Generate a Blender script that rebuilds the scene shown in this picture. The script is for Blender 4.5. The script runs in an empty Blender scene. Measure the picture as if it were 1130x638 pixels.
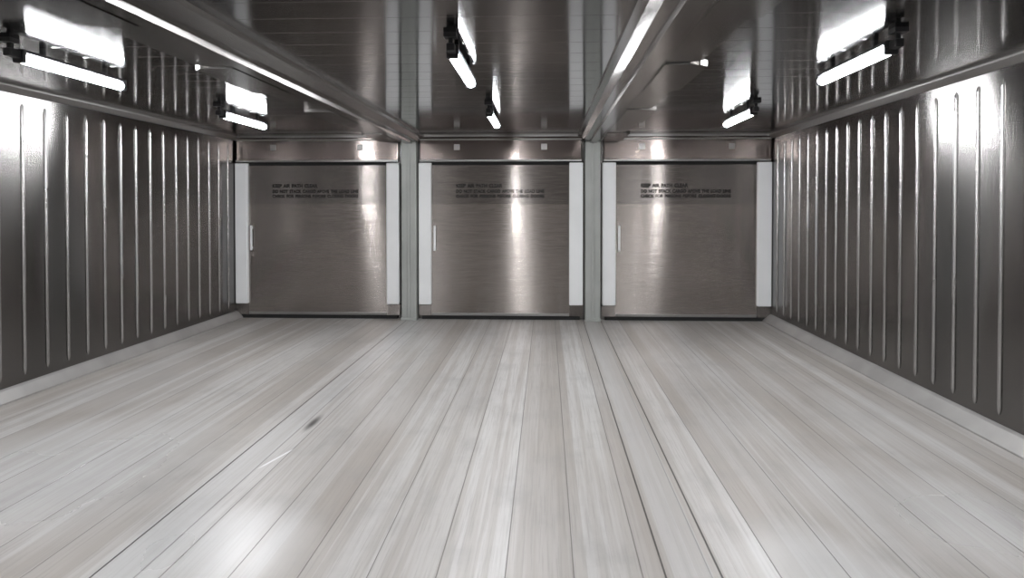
import bpy, bmesh, math, random
from mathutils import Vector
random.seed(4)
S=bpy.context.scene
D=9.93; H=2.465; XL=-4.22; XR=2.96; P1=-1.83; P2=0.613; Y0=-1.9

# ---------------------------------------------------------------- materials
def newmat(name):
    m=bpy.data.materials.new(name); m.use_nodes=True
    nt=m.node_tree; b=nt.nodes["Principled BSDF"]; return m,nt,b
def N(nt,t,**k):
    n=nt.nodes.new(t)
    for a,v in k.items(): setattr(n,a,v)
    return n
def math_(nt,op,a,b=None,c=None):
    n=N(nt,"ShaderNodeMath",operation=op)
    for i,v in enumerate((a,b,c)):
        if v is None: continue
        if isinstance(v,(int,float)): n.inputs[i].default_value=v
        else: nt.links.new(v,n.inputs[i])
    return n.outputs[0]
def mixc(nt,f,a,b,blend='MIX'):
    n=N(nt,"ShaderNodeMix",data_type='RGBA',blend_type=blend)
    for s,v in ((n.inputs[0],f),(n.inputs[6],a),(n.inputs[7],b)):
        if isinstance(v,(int,float)): s.default_value=v
        elif isinstance(v,tuple): s.default_value=(*v,1)
        else: nt.links.new(v,s)
    return n.outputs[2]
def ramp(nt,src,lo,hi,tmin=0.,tmax=1.):
    n=N(nt,"ShaderNodeMapRange",interpolation_type='SMOOTHSTEP'); nt.links.new(src,n.inputs[0])
    n.inputs[1].default_value=lo; n.inputs[2].default_value=hi
    n.inputs[3].default_value=tmin; n.inputs[4].default_value=tmax
    return n.outputs[0]
def noise(nt,scale,vec=(1,1,1),detail=3,rough=.5):
    tc=N(nt,"ShaderNodeTexCoord"); mp=N(nt,"ShaderNodeMapping")
    nt.links.new(tc.outputs['Object'],mp.inputs[0]); mp.inputs['Scale'].default_value=vec
    n=N(nt,"ShaderNodeTexNoise"); nt.links.new(mp.outputs[0],n.inputs['Vector'])
    n.inputs['Scale'].default_value=scale; n.inputs['Detail'].default_value=detail; n.inputs['Roughness'].default_value=rough
    return n.outputs['Fac']
def metal(name,col,col2,r0,r1,tan=None,an=0.,stretch=(1,1,1),wave=.0,wavescale=1.5,wvec=(1,1,1),jitter=0):
    m,nt,b=newmat(name)
    b.inputs['Metallic'].default_value=1
    f=ramp(nt,noise(nt,1.6,stretch,1),.25,.75)
    c=mixc(nt,f,col,col2)
    nt.links.new(c,b.inputs['Base Color'])
    r=ramp(nt,noise(nt,1.3,stretch,0),.2,.8,r0,r1)
    nt.links.new(r,b.inputs['Roughness'])
    if tan:
        b.inputs['Anisotropic'].default_value=an
        v=N(nt,"ShaderNodeCombineXYZ")
        for i in range(3): v.inputs[i].default_value=tan[i]
        nt.links.new(v.outputs[0],b.inputs['Tangent'])
    if wave:
        bp=N(nt,"ShaderNodeBump"); bp.inputs['Strength'].default_value=1; bp.inputs['Distance'].default_value=wave
        nt.links.new(noise(nt,wavescale,wvec,0),bp.inputs['Height']); nt.links.new(bp.outputs[0],b.inputs['Normal'])
    if jitter:   # fine horizontal brushing: normals tilt up/down only
        g=N(nt,"ShaderNodeNewGeometry"); v=N(nt,"ShaderNodeCombineXYZ")
        t=math_(nt,'MULTIPLY',math_(nt,'SUBTRACT',noise(nt,1,(5,5,1500),2,.6),.5),jitter)
        nt.links.new(t,v.inputs[2])
        a=N(nt,"ShaderNodeVectorMath",operation='ADD'); nt.links.new(g.outputs['Normal'],a.inputs[0]); nt.links.new(v.outputs[0],a.inputs[1])
        nn=N(nt,"ShaderNodeVectorMath",operation='NORMALIZE'); nt.links.new(a.outputs[0],nn.inputs[0])
        nt.links.new(nn.outputs[0],b.inputs['Normal'])
    return m
def plain(name,col,rough=.5,metallic=0.,var=.06):
    m,nt,b=newmat(name)
    f=ramp(nt,noise(nt,3,(1,1,1),2),.3,.7)
    c=mixc(nt,f,tuple(x*(1-var) for x in col),tuple(min(1,x*(1+var)) for x in col))
    nt.links.new(c,b.inputs['Base Color'])
    b.inputs['Roughness'].default_value=rough; b.inputs['Metallic'].default_value=metallic
    return m

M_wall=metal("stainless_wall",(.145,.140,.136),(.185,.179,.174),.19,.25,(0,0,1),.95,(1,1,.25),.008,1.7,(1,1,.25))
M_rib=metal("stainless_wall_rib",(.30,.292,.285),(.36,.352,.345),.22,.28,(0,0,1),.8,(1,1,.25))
M_ceil=metal("stainless_ceiling",(.18,.176,.174),(.22,.215,.212),.09,.13,(0,1,0),.5,(1,.4,1),.004,1.2,(1,.3,1))
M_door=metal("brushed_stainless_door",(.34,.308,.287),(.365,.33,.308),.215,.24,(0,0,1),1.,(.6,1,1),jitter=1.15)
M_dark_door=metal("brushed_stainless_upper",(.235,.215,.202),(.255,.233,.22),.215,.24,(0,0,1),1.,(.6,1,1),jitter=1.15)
M_head=metal("stainless_header",(.19,.16,.148),(.235,.20,.187),.15,.2,(0,0,1),.7,(1,1,1),.004,1.6)
M_beam=metal("stainless_beam",(.23,.222,.214),(.30,.288,.277),.16,.24,(0,1,0),.6,(1,.3,1),.003,1.5,(1,.4,1))
M_trim=metal("aluminium_trim",(.33,.322,.313),(.40,.39,.38),.3,.42,None,0,(1,.3,1))
M_front=metal("stainless_front",(.3,.29,.28),(.35,.34,.33),.3,.4)
M_pillar=plain("grey_painted_steel",(.40,.412,.392),.4,.1)
M_base=plain("kick_plate_aluminium",(.31,.30,.29),.45,.4,.08)
M_white=plain("white_plastic",(.90,.905,.91),.35,0,.02)
M_black=plain("black_housing",(.018,.018,.02),.4)
M_gap=plain("gap_shade",(.01,.01,.01),.8)  # near-black solid fill, stands for the shade inside the door gaps
M_ink=plain("label_ink",(.008,.008,.007),.7)
M_lens,nt,b=newmat("led_diffuser")
b.inputs['Base Color'].default_value=(1,1,1,1)
b.inputs['Emission Color'].default_value=(.96,.975,1,1); b.inputs['Emission Strength'].default_value=112
M_lens.cycles.emission_sampling='FRONT'

# floor
M_floor,nt,b=newmat("worn_floor_planks")
tc=N(nt,"ShaderNodeTexCoord"); sp=N(nt,"ShaderNodeSeparateXYZ"); nt.links.new(tc.outputs['Object'],sp.inputs[0])
X,Y=sp.outputs[0],sp.outputs[1]
def whiten(src):
    w=N(nt,"ShaderNodeTexWhiteNoise",noise_dimensions='1D'); nt.links.new(src,w.inputs['W']); return w.outputs['Value']
pw=.282
px=math_(nt,'DIVIDE',math_(nt,'ADD',X,1.86+10*pw),pw)
idx=math_(nt,'FLOOR',px); fr=math_(nt,'FRACT',px)
v1=whiten(idx)
px2=math_(nt,'MULTIPLY',px,2.5)
idx2=math_(nt,'FLOOR',px2); v2=whiten(math_(nt,'ADD',idx2,37.3))
streak=noise(nt,1,(14,.2,1),2,.5)
blot=noise(nt,.9,(1.1,.5,1),1,.5)
soft=noise(nt,1.6,(1.3,.8,1),1,.5)
fine=noise(nt,6,(14,.3,1),4,.65)
cloud=noise(nt,2.2,(1.4,.8,1),5,.6)
base=mixc(nt,v1,(.41,.39,.37),(.52,.507,.493))
base=mixc(nt,math_(nt,'MULTIPLY',ramp(nt,v2,.35,.8),.6),base,(.32,.285,.25))
base=mixc(nt,math_(nt,'MULTIPLY',ramp(nt,streak,.46,.6),.5),base,(.315,.282,.25))
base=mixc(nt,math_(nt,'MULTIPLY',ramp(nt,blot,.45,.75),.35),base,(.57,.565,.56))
base=mixc(nt,math_(nt,'MULTIPLY',ramp(nt,fine,.45,.7),.45),base,(.26,.24,.22))
base=mixc(nt,math_(nt,'MULTIPLY',ramp(nt,cloud,.45,.8),.5),base,(.28,.272,.262))
glare_patch=None  # lamp glare on polished, worn spots: painted paler into the colour, also smoother
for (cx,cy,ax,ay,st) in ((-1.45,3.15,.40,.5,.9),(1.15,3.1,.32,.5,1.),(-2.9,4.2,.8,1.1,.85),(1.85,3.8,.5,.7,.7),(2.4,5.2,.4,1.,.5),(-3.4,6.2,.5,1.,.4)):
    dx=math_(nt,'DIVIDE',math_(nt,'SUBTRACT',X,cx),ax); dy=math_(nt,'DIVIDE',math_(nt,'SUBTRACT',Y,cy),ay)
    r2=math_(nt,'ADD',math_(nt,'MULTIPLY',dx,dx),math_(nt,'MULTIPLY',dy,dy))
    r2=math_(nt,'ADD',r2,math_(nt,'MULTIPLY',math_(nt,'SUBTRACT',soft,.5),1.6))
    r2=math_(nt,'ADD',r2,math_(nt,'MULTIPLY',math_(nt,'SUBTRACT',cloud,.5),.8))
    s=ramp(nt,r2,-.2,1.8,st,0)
    glare_patch=s if glare_patch is None else math_(nt,'MAXIMUM',glare_patch,s)
base=mixc(nt,math_(nt,'MULTIPLY',glare_patch,.5),base,(.64,.64,.64))
edge=math_(nt,'MINIMUM',fr,math_(nt,'SUBTRACT',1,fr))
g1=ramp(nt,edge,.004,.014,1,0)
base=mixc(nt,math_(nt,'MULTIPLY',g1,.75),base,(.11,.098,.088))
seam=None
for sx in (-1.86,-1.68,.49,.72):
    s=ramp(nt,math_(nt,'ABSOLUTE',math_(nt,'SUBTRACT',X,sx)),.002,.006,.9 if sx!=-1.68 else .45,0)
    seam=s if seam is None else math_(nt,'MAXIMUM',seam,s)
base=mixc(nt,seam,base,(.03,.027,.024))
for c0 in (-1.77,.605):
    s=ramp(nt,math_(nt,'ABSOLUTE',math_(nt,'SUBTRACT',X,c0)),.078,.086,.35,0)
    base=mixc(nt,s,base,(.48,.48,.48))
dx=math_(nt,'DIVIDE',math_(nt,'ADD',X,1.63),.04)
dy=math_(nt,'DIVIDE',math_(nt,'SUBTRACT',Y,5.08),.24)
rr=math_(nt,'SQRT',math_(nt,'ADD',math_(nt,'MULTIPLY',dx,dx),math_(nt,'MULTIPLY',dy,dy)))
sc=math_(nt,'MULTIPLY',ramp(nt,rr,.1,1.1,1,0),ramp(nt,cloud,.25,.5,.5,1))
base=mixc(nt,math_(nt,'MULTIPLY',sc,.9),base,(.03,.027,.024))
# thin pale drag scratch
q=math_(nt,'ADD',X,math_(nt,'MULTIPLY',math_(nt,'SUBTRACT',Y,4.35),-.25))
s1=ramp(nt,math_(nt,'ABSOLUTE',math_(nt,'ADD',q,1.62)),.004,.012,.8,0)
s2=ramp(nt,math_(nt,'ABSOLUTE',math_(nt,'SUBTRACT',Y,4.35)),.1,.2,1,0)
base=mixc(nt,math_(nt,'MULTIPLY',s1,s2),base,(.8,.8,.8))
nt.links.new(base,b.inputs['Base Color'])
rg=ramp(nt,blot,.3,.75,.44,.32); rg=math_(nt,'SUBTRACT',rg,math_(nt,'MULTIPLY',glare_patch,.13)); nt.links.new(rg,b.inputs['Roughness'])
b.inputs['Metallic'].default_value=.1
bp=N(nt,"ShaderNodeBump"); bp.inputs['Distance'].default_value=.002; bp.inputs['Strength'].default_value=.6
hh=math_(nt,'ADD',math_(nt,'MULTIPLY',g1,-1),math_(nt,'MULTIPLY',seam,-2)); nt.links.new(hh,bp.inputs['Height'])
nt.links.new(bp.outputs[0],b.inputs['Normal'])

# ---------------------------------------------------------------- geometry helpers
def finish(name,bm,mat,parent=None,smooth=False,bevel=0):
    bmesh.ops.recalc_face_normals(bm,faces=bm.faces)
    me=bpy.data.meshes.new(name); bm.to_mesh(me); bm.free()
    if smooth:
        for p in me.polygons: p.use_smooth=True
    o=bpy.data.objects.new(name,me); S.collection.objects.link(o)
    me.materials.append(mat)
    if parent: o.parent=parent
    if bevel:
        md=o.modifiers.new("bevel",'BEVEL'); md.width=bevel; md.segments=2; md.limit_method='ANGLE'
    return o
def box(bm,x0,x1,y0,y1,z0,z1):
    v=[bm.verts.new((x,y,z)) for x in (x0,x1) for y in (y0,y1) for z in (z0,z1)]
    for f in ((0,1,3,2),(4,6,7,5),(0,4,5,1),(2,3,7,6),(0,2,6,4),(1,5,7,3)):
        bm.faces.new([v[i] for i in f])
def boxo(name,c,mat,parent=None,bevel=0):
    bm=bmesh.new(); box(bm,*c); return finish(name,bm,mat,parent,False,bevel)
def prism(bm,prof,y0,y1):
    a=[bm.verts.new((x,y0,z)) for x,z in prof]; b_=[bm.verts.new((x,y1,z)) for x,z in prof]
    n=len(prof)
    for i in range(n): bm.faces.new((a[i],a[(i+1)%n],b_[(i+1)%n],b_[i]))
    bm.faces.new(a); bm.faces.new(b_[::-1])
def empty(name,loc=(0,0,0)):
    e=bpy.data.objects.new(name,None); e.location=loc; e.empty_display_size=.1; S.collection.objects.link(e); return e
def cyl(bm,x,z,r,y0,y1,n=20,sz=1):
    prism(bm,[(x+r*math.cos(2*math.pi*i/n),z+sz*r*math.sin(2*math.pi*i/n)) for i in range(n)],y0,y1)

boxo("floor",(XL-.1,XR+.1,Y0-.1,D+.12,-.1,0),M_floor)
bm=bmesh.new(); box(bm,XL-.1,XR+.1,Y0-.1,D+.12,H,H+.1)
y=Y0+.2
while y<D-.1:
    for a,c in ((XL+.04,P1-.26),(P1+.26,P2-.26),(P2+.26,XR-.04)):
        pr=[(0,H+.001),(.004,H-.0006),(.010,H-.0006),(.014,H+.001)]
        va=[bm.verts.new((a,y+p,z)) for p,z in pr]; vb=[bm.verts.new((c,y+p,z)) for p,z in pr]
        for i in range(3): bm.faces.new((va[i],va[i+1],vb[i+1],vb[i]))
        bm.faces.new(va); bm.faces.new(vb[::-1])
    y+=.30
finish("ceiling",bm,M_ceil)

def side_wall(name,xw,sgn):
    bm=bmesh.new()
    x2=xw-sgn*.1
    box(bm,min(xw,x2),max(xw,x2),Y0-.1,D+.12,-.0,H)
    y=D-.30
    w,dp=.017,.016
    z0,z1=.15,2.345
    while y>Y0+.2:
        rows=[]
        zs=[(z0,0.0),(z0+.012,.55),(z0+.03,.85),(z0+.055,1.),(z1-.055,1.),(z1-.03,.85),(z1-.012,.55),(z1,0.)]
        for z,s in zs:
            s=max(s,.02)
            row=[]
            for k in range(9):
                t=math.pi*k/8
                row.append(bm.verts.new((xw+sgn*(dp*s*math.sin(t)**.8-.0005), y-w*s*math.cos(t), z)))
            rows.append(row)
        for i in range(len(rows)-1):
            for k in range(8):
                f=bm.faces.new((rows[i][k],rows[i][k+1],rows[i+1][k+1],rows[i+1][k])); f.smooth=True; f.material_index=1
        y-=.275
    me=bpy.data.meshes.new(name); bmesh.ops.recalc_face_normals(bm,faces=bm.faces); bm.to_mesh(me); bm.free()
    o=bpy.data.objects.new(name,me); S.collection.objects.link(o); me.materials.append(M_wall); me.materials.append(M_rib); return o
side_wall("wall_left",XL,1); side_wall("wall_right",XR,-1)
boxo("wall_back",(XL,XR,D,D+.12,0,H),M_wall)
boxo("wall_front",(XL,XR,Y0-.1,Y0,0,H),M_front)

for nm,xw,s,wd in (("baseboard_left",XL,1,.09),("baseboard_right",XR,-1,.11)):
    bm=bmesh.new()
    prism(bm,[(xw,0),(xw+s*wd,0),(xw+s*wd,.012),(xw+s*.03,.085),(xw+s*.008,.095),(xw,.095)],Y0,D-.02)
    finish(nm,bm,M_base)
for i,(xw,s) in enumerate(((XL,1),(XR,-1))):
    bm=bmesh.new()
    prism(bm,[(xw,H),(xw+s*.055,H),(xw+s*.05,H-.012),(xw+s*.012,H-.05),(xw,H-.055)],Y0,D-.02)
    finish("trim_%d"%(i+1),bm,M_trim)
bm=bmesh.new(); box(bm,XL+.06,XR-.06,D-.10,D-.08,H-.02,H); finish("trim_3",bm,M_trim)

for k,cx in enumerate((P1,P2)):
    e=empty("ceiling_beam")
    s=-1 if k==0 else 1
    bm=bmesh.new()
    prism(bm,[(cx-s*.20,H),(cx-s*.20,H-.018),(cx-s*.15,H-.022),(cx-s*.12,H-.085),(cx+s*.13,H-.085),(cx+s*.15,H-.022),(cx+s*.27,H-.018),(cx+s*.27,H)],Y0,D-.12)
    finish("channel",bm,M_beam,e)
    bm=bmesh.new()
    prism(bm,[(cx-.05,H-.085),(cx-.045,H-.115),(cx+.045,H-.115),(cx+.05,H-.085)],Y0,D-.12)
    finish("joint_strip",bm,M_beam,e)
    bm=bmesh.new(); y=Y0+.15; j=0
    while y<D-.5:
        L=1.02; wd=.36 if j%2==0 else .31
        x0=cx+s*.10; x1=cx+s*wd; zb=H-.1 if j%2==0 else H-.088
        pts=[(x0,y),(x1-s*.05,y),(x1,y+.05),(x1,y+L-.05),(x1-s*.05,y+L),(x0,y+L)]
        a=[bm.verts.new((px_,py_,zb)) for px_,py_ in pts]; c=[bm.verts.new((px_,py_,zb+.035)) for px_,py_ in pts]
        for i in range(6): bm.faces.new((a[i],a[(i+1)%6],c[(i+1)%6],c[i]))
        bm.faces.new(a); bm.faces.new(c[::-1])
        y+=1.04; j+=1
    finish("cover_plates",bm,M_beam,e)

for cx in (P1,P2):
    e=empty("steel_pillar")
    bm=bmesh.new(); w=.10
    box(bm,cx-w,cx+w,D-.16,D,0,H-.086)
    finish("column",bm,M_pillar,e,False,.012)
    boxo("centre_rib",(cx-.018,cx+.018,D-.175,D-.155,.03,H-.12),M_pillar,e,.004)
    boxo("foot_plate",(cx-.105,cx+.105,D-.19,D-.15,0,.035),M_pillar,e,.004)

bays=[(XL+.005,-4.045,-2.145,-1.972),(-1.712,-1.54,.304,.486),(.74,.92,2.77,XR-.005)]
for i,(a,b0,c,d) in enumerate(bays):
    e=empty("door_%d"%(i+1))
    boxo("bottom_gap",(a+.04,d-.04,D-.05,D,0,.05),M_gap,e)
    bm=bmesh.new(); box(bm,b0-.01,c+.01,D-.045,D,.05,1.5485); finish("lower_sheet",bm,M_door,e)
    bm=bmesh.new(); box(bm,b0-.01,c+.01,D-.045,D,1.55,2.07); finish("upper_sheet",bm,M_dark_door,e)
    boxo("bottom_rail",(b0,c,D-.055,D-.045,.05,.085),M_trim,e,.003)
    boxo("side_strip_left",(a,b0,D-.10,D,.20,2.10),M_white,e,.012)
    boxo("side_strip_right",(c,d,D-.10,D,.20,2.10),M_white,e,.012)
    boxo("strip_foot_left",(a,b0-.012,D-.06,D,.05,.20),M_dark_door,e)
    boxo("strip_foot_right",(c+.012,d,D-.06,D,.05,.20),M_dark_door,e)
    boxo("top_shadow_gap",(b0,c,D-.035,D,2.07,2.115),M_gap,e)
    hx=b0+.045
    bm=bmesh.new(); box(bm,hx-.014,hx+.014,D-.085,D-.068,.92,1.26)
    box(bm,hx-.012,hx+.012,D-.07,D-.045,.94,.97); box(bm,hx-.012,hx+.012,D-.07,D-.045,1.21,1.24)
    finish("handle",bm,M_white,e,False,.005)
    for j,(txt,sz,zz,ln) in enumerate((("KEEP AIR PATH CLEAR",.066,1.772,.62),
        ("DO NOT STACK CARGO ABOVE THE LOAD LINE",.058,1.70,1.18),
        ("CHECK FOR PERSONS BEFORE CLOSING DOORS",.058,1.635,1.18))):
        cu=bpy.data.curves.new("label_text",'FONT'); cu.body=txt; cu.size=sz; cu.extrude=.0008; cu.offset=.0028
        cu.space_word=1.6
        t=bpy.data.objects.new("label_line_%d"%(j+1),cu); S.collection.objects.link(t); t.parent=e
        bpy.context.view_layer.update()
        if t.dimensions.x>0: t.scale.x=ln/t.dimensions.x
        t.location=(b0+.33,D-.047,zz); t.rotation_euler=(math.pi/2,0,0); cu.materials.append(M_ink)
    h=empty("header_panel")
    ha=a; hd=d
    bm=bmesh.new()
    box(bm,ha+.02,hd-.02,D-.08,D,2.12,H-.025)
    finish("face",bm,M_head,h,False,.006)
    boxo("lower_lip",(ha+.02,hd-.02,D-.11,D-.08,2.115,2.14),M_trim,h,.004)
    boxo("upper_lip",(ha+.02,hd-.02,D-.10,D-.08,2.40,2.42),M_trim,h,.004)
    for q in (.235,.765):
        xx=ha+(hd-ha)*q
        boxo("access_plate",(xx-.04,xx+.04,D-.088,D-.079,2.27,2.35),M_trim,h,.006)

LX=(-3.03,-.525,1.875)
for lx in LX:
    for ly in (-1.3,1.4,4.12,6.8):
        e=empty("linear_led_lamp")
        zc=H-.095; L=1.05
        bm=bmesh.new(); cyl(bm,lx,zc,.031,ly+.03,ly+L-.03,24,.85)
        o=finish("diffuser",bm,M_lens,e)
        for p in o.data.polygons: p.use_smooth=len(p.vertices)==4
        bm=bmesh.new()
        prism(bm,[(lx-.018,zc+.022),(lx-.03,zc+.034),(lx-.024,zc+.05),(lx+.024,zc+.05),(lx+.03,zc+.034),(lx+.018,zc+.022)],ly+.02,ly+L-.02)
        finish("housing",bm,M_black,e)
        bm=bmesh.new()
        for (u,v) in ((ly,ly+.032),(ly+L-.032,ly+L)): box(bm,lx-.034,lx+.034,u,v,zc-.028,zc+.05)
        box(bm,lx-.022,lx+.022,ly-.09,ly,zc-.005,zc+.04)
        finish("end_caps",bm,M_black,e,False,.006)
        bm=bmesh.new()
        for u in (ly-.07,ly+.2,ly+L-.22): box(bm,lx-.012,lx+.012,u,u+.025,zc+.04,H)
        box(bm,lx-.035,lx+.035,ly-.11,ly-.03,H-.025,H)
        finish("mounting_brackets",bm,M_black,e)

w=bpy.data.worlds.new("world"); S.world=w; w.use_nodes=True
w.node_tree.nodes["Background"].inputs[0].default_value=(.05,.05,.055,1)
cam=bpy.data.cameras.new("camera"); co=bpy.data.objects.new("camera",cam); S.collection.objects.link(co)
cam.sensor_width=36; cam.lens=26; cam.clip_end=60
pitch=math.radians(1.0)
cam.shift_y=-(91-816*math.tan(pitch))/1130
co.location=(0,0,1.515); co.rotation_euler=(math.radians(90)-pitch,0,math.radians(2.66))
S.camera=co
S.view_settings.view_transform='Standard'
S.view_settings.exposure=0.3
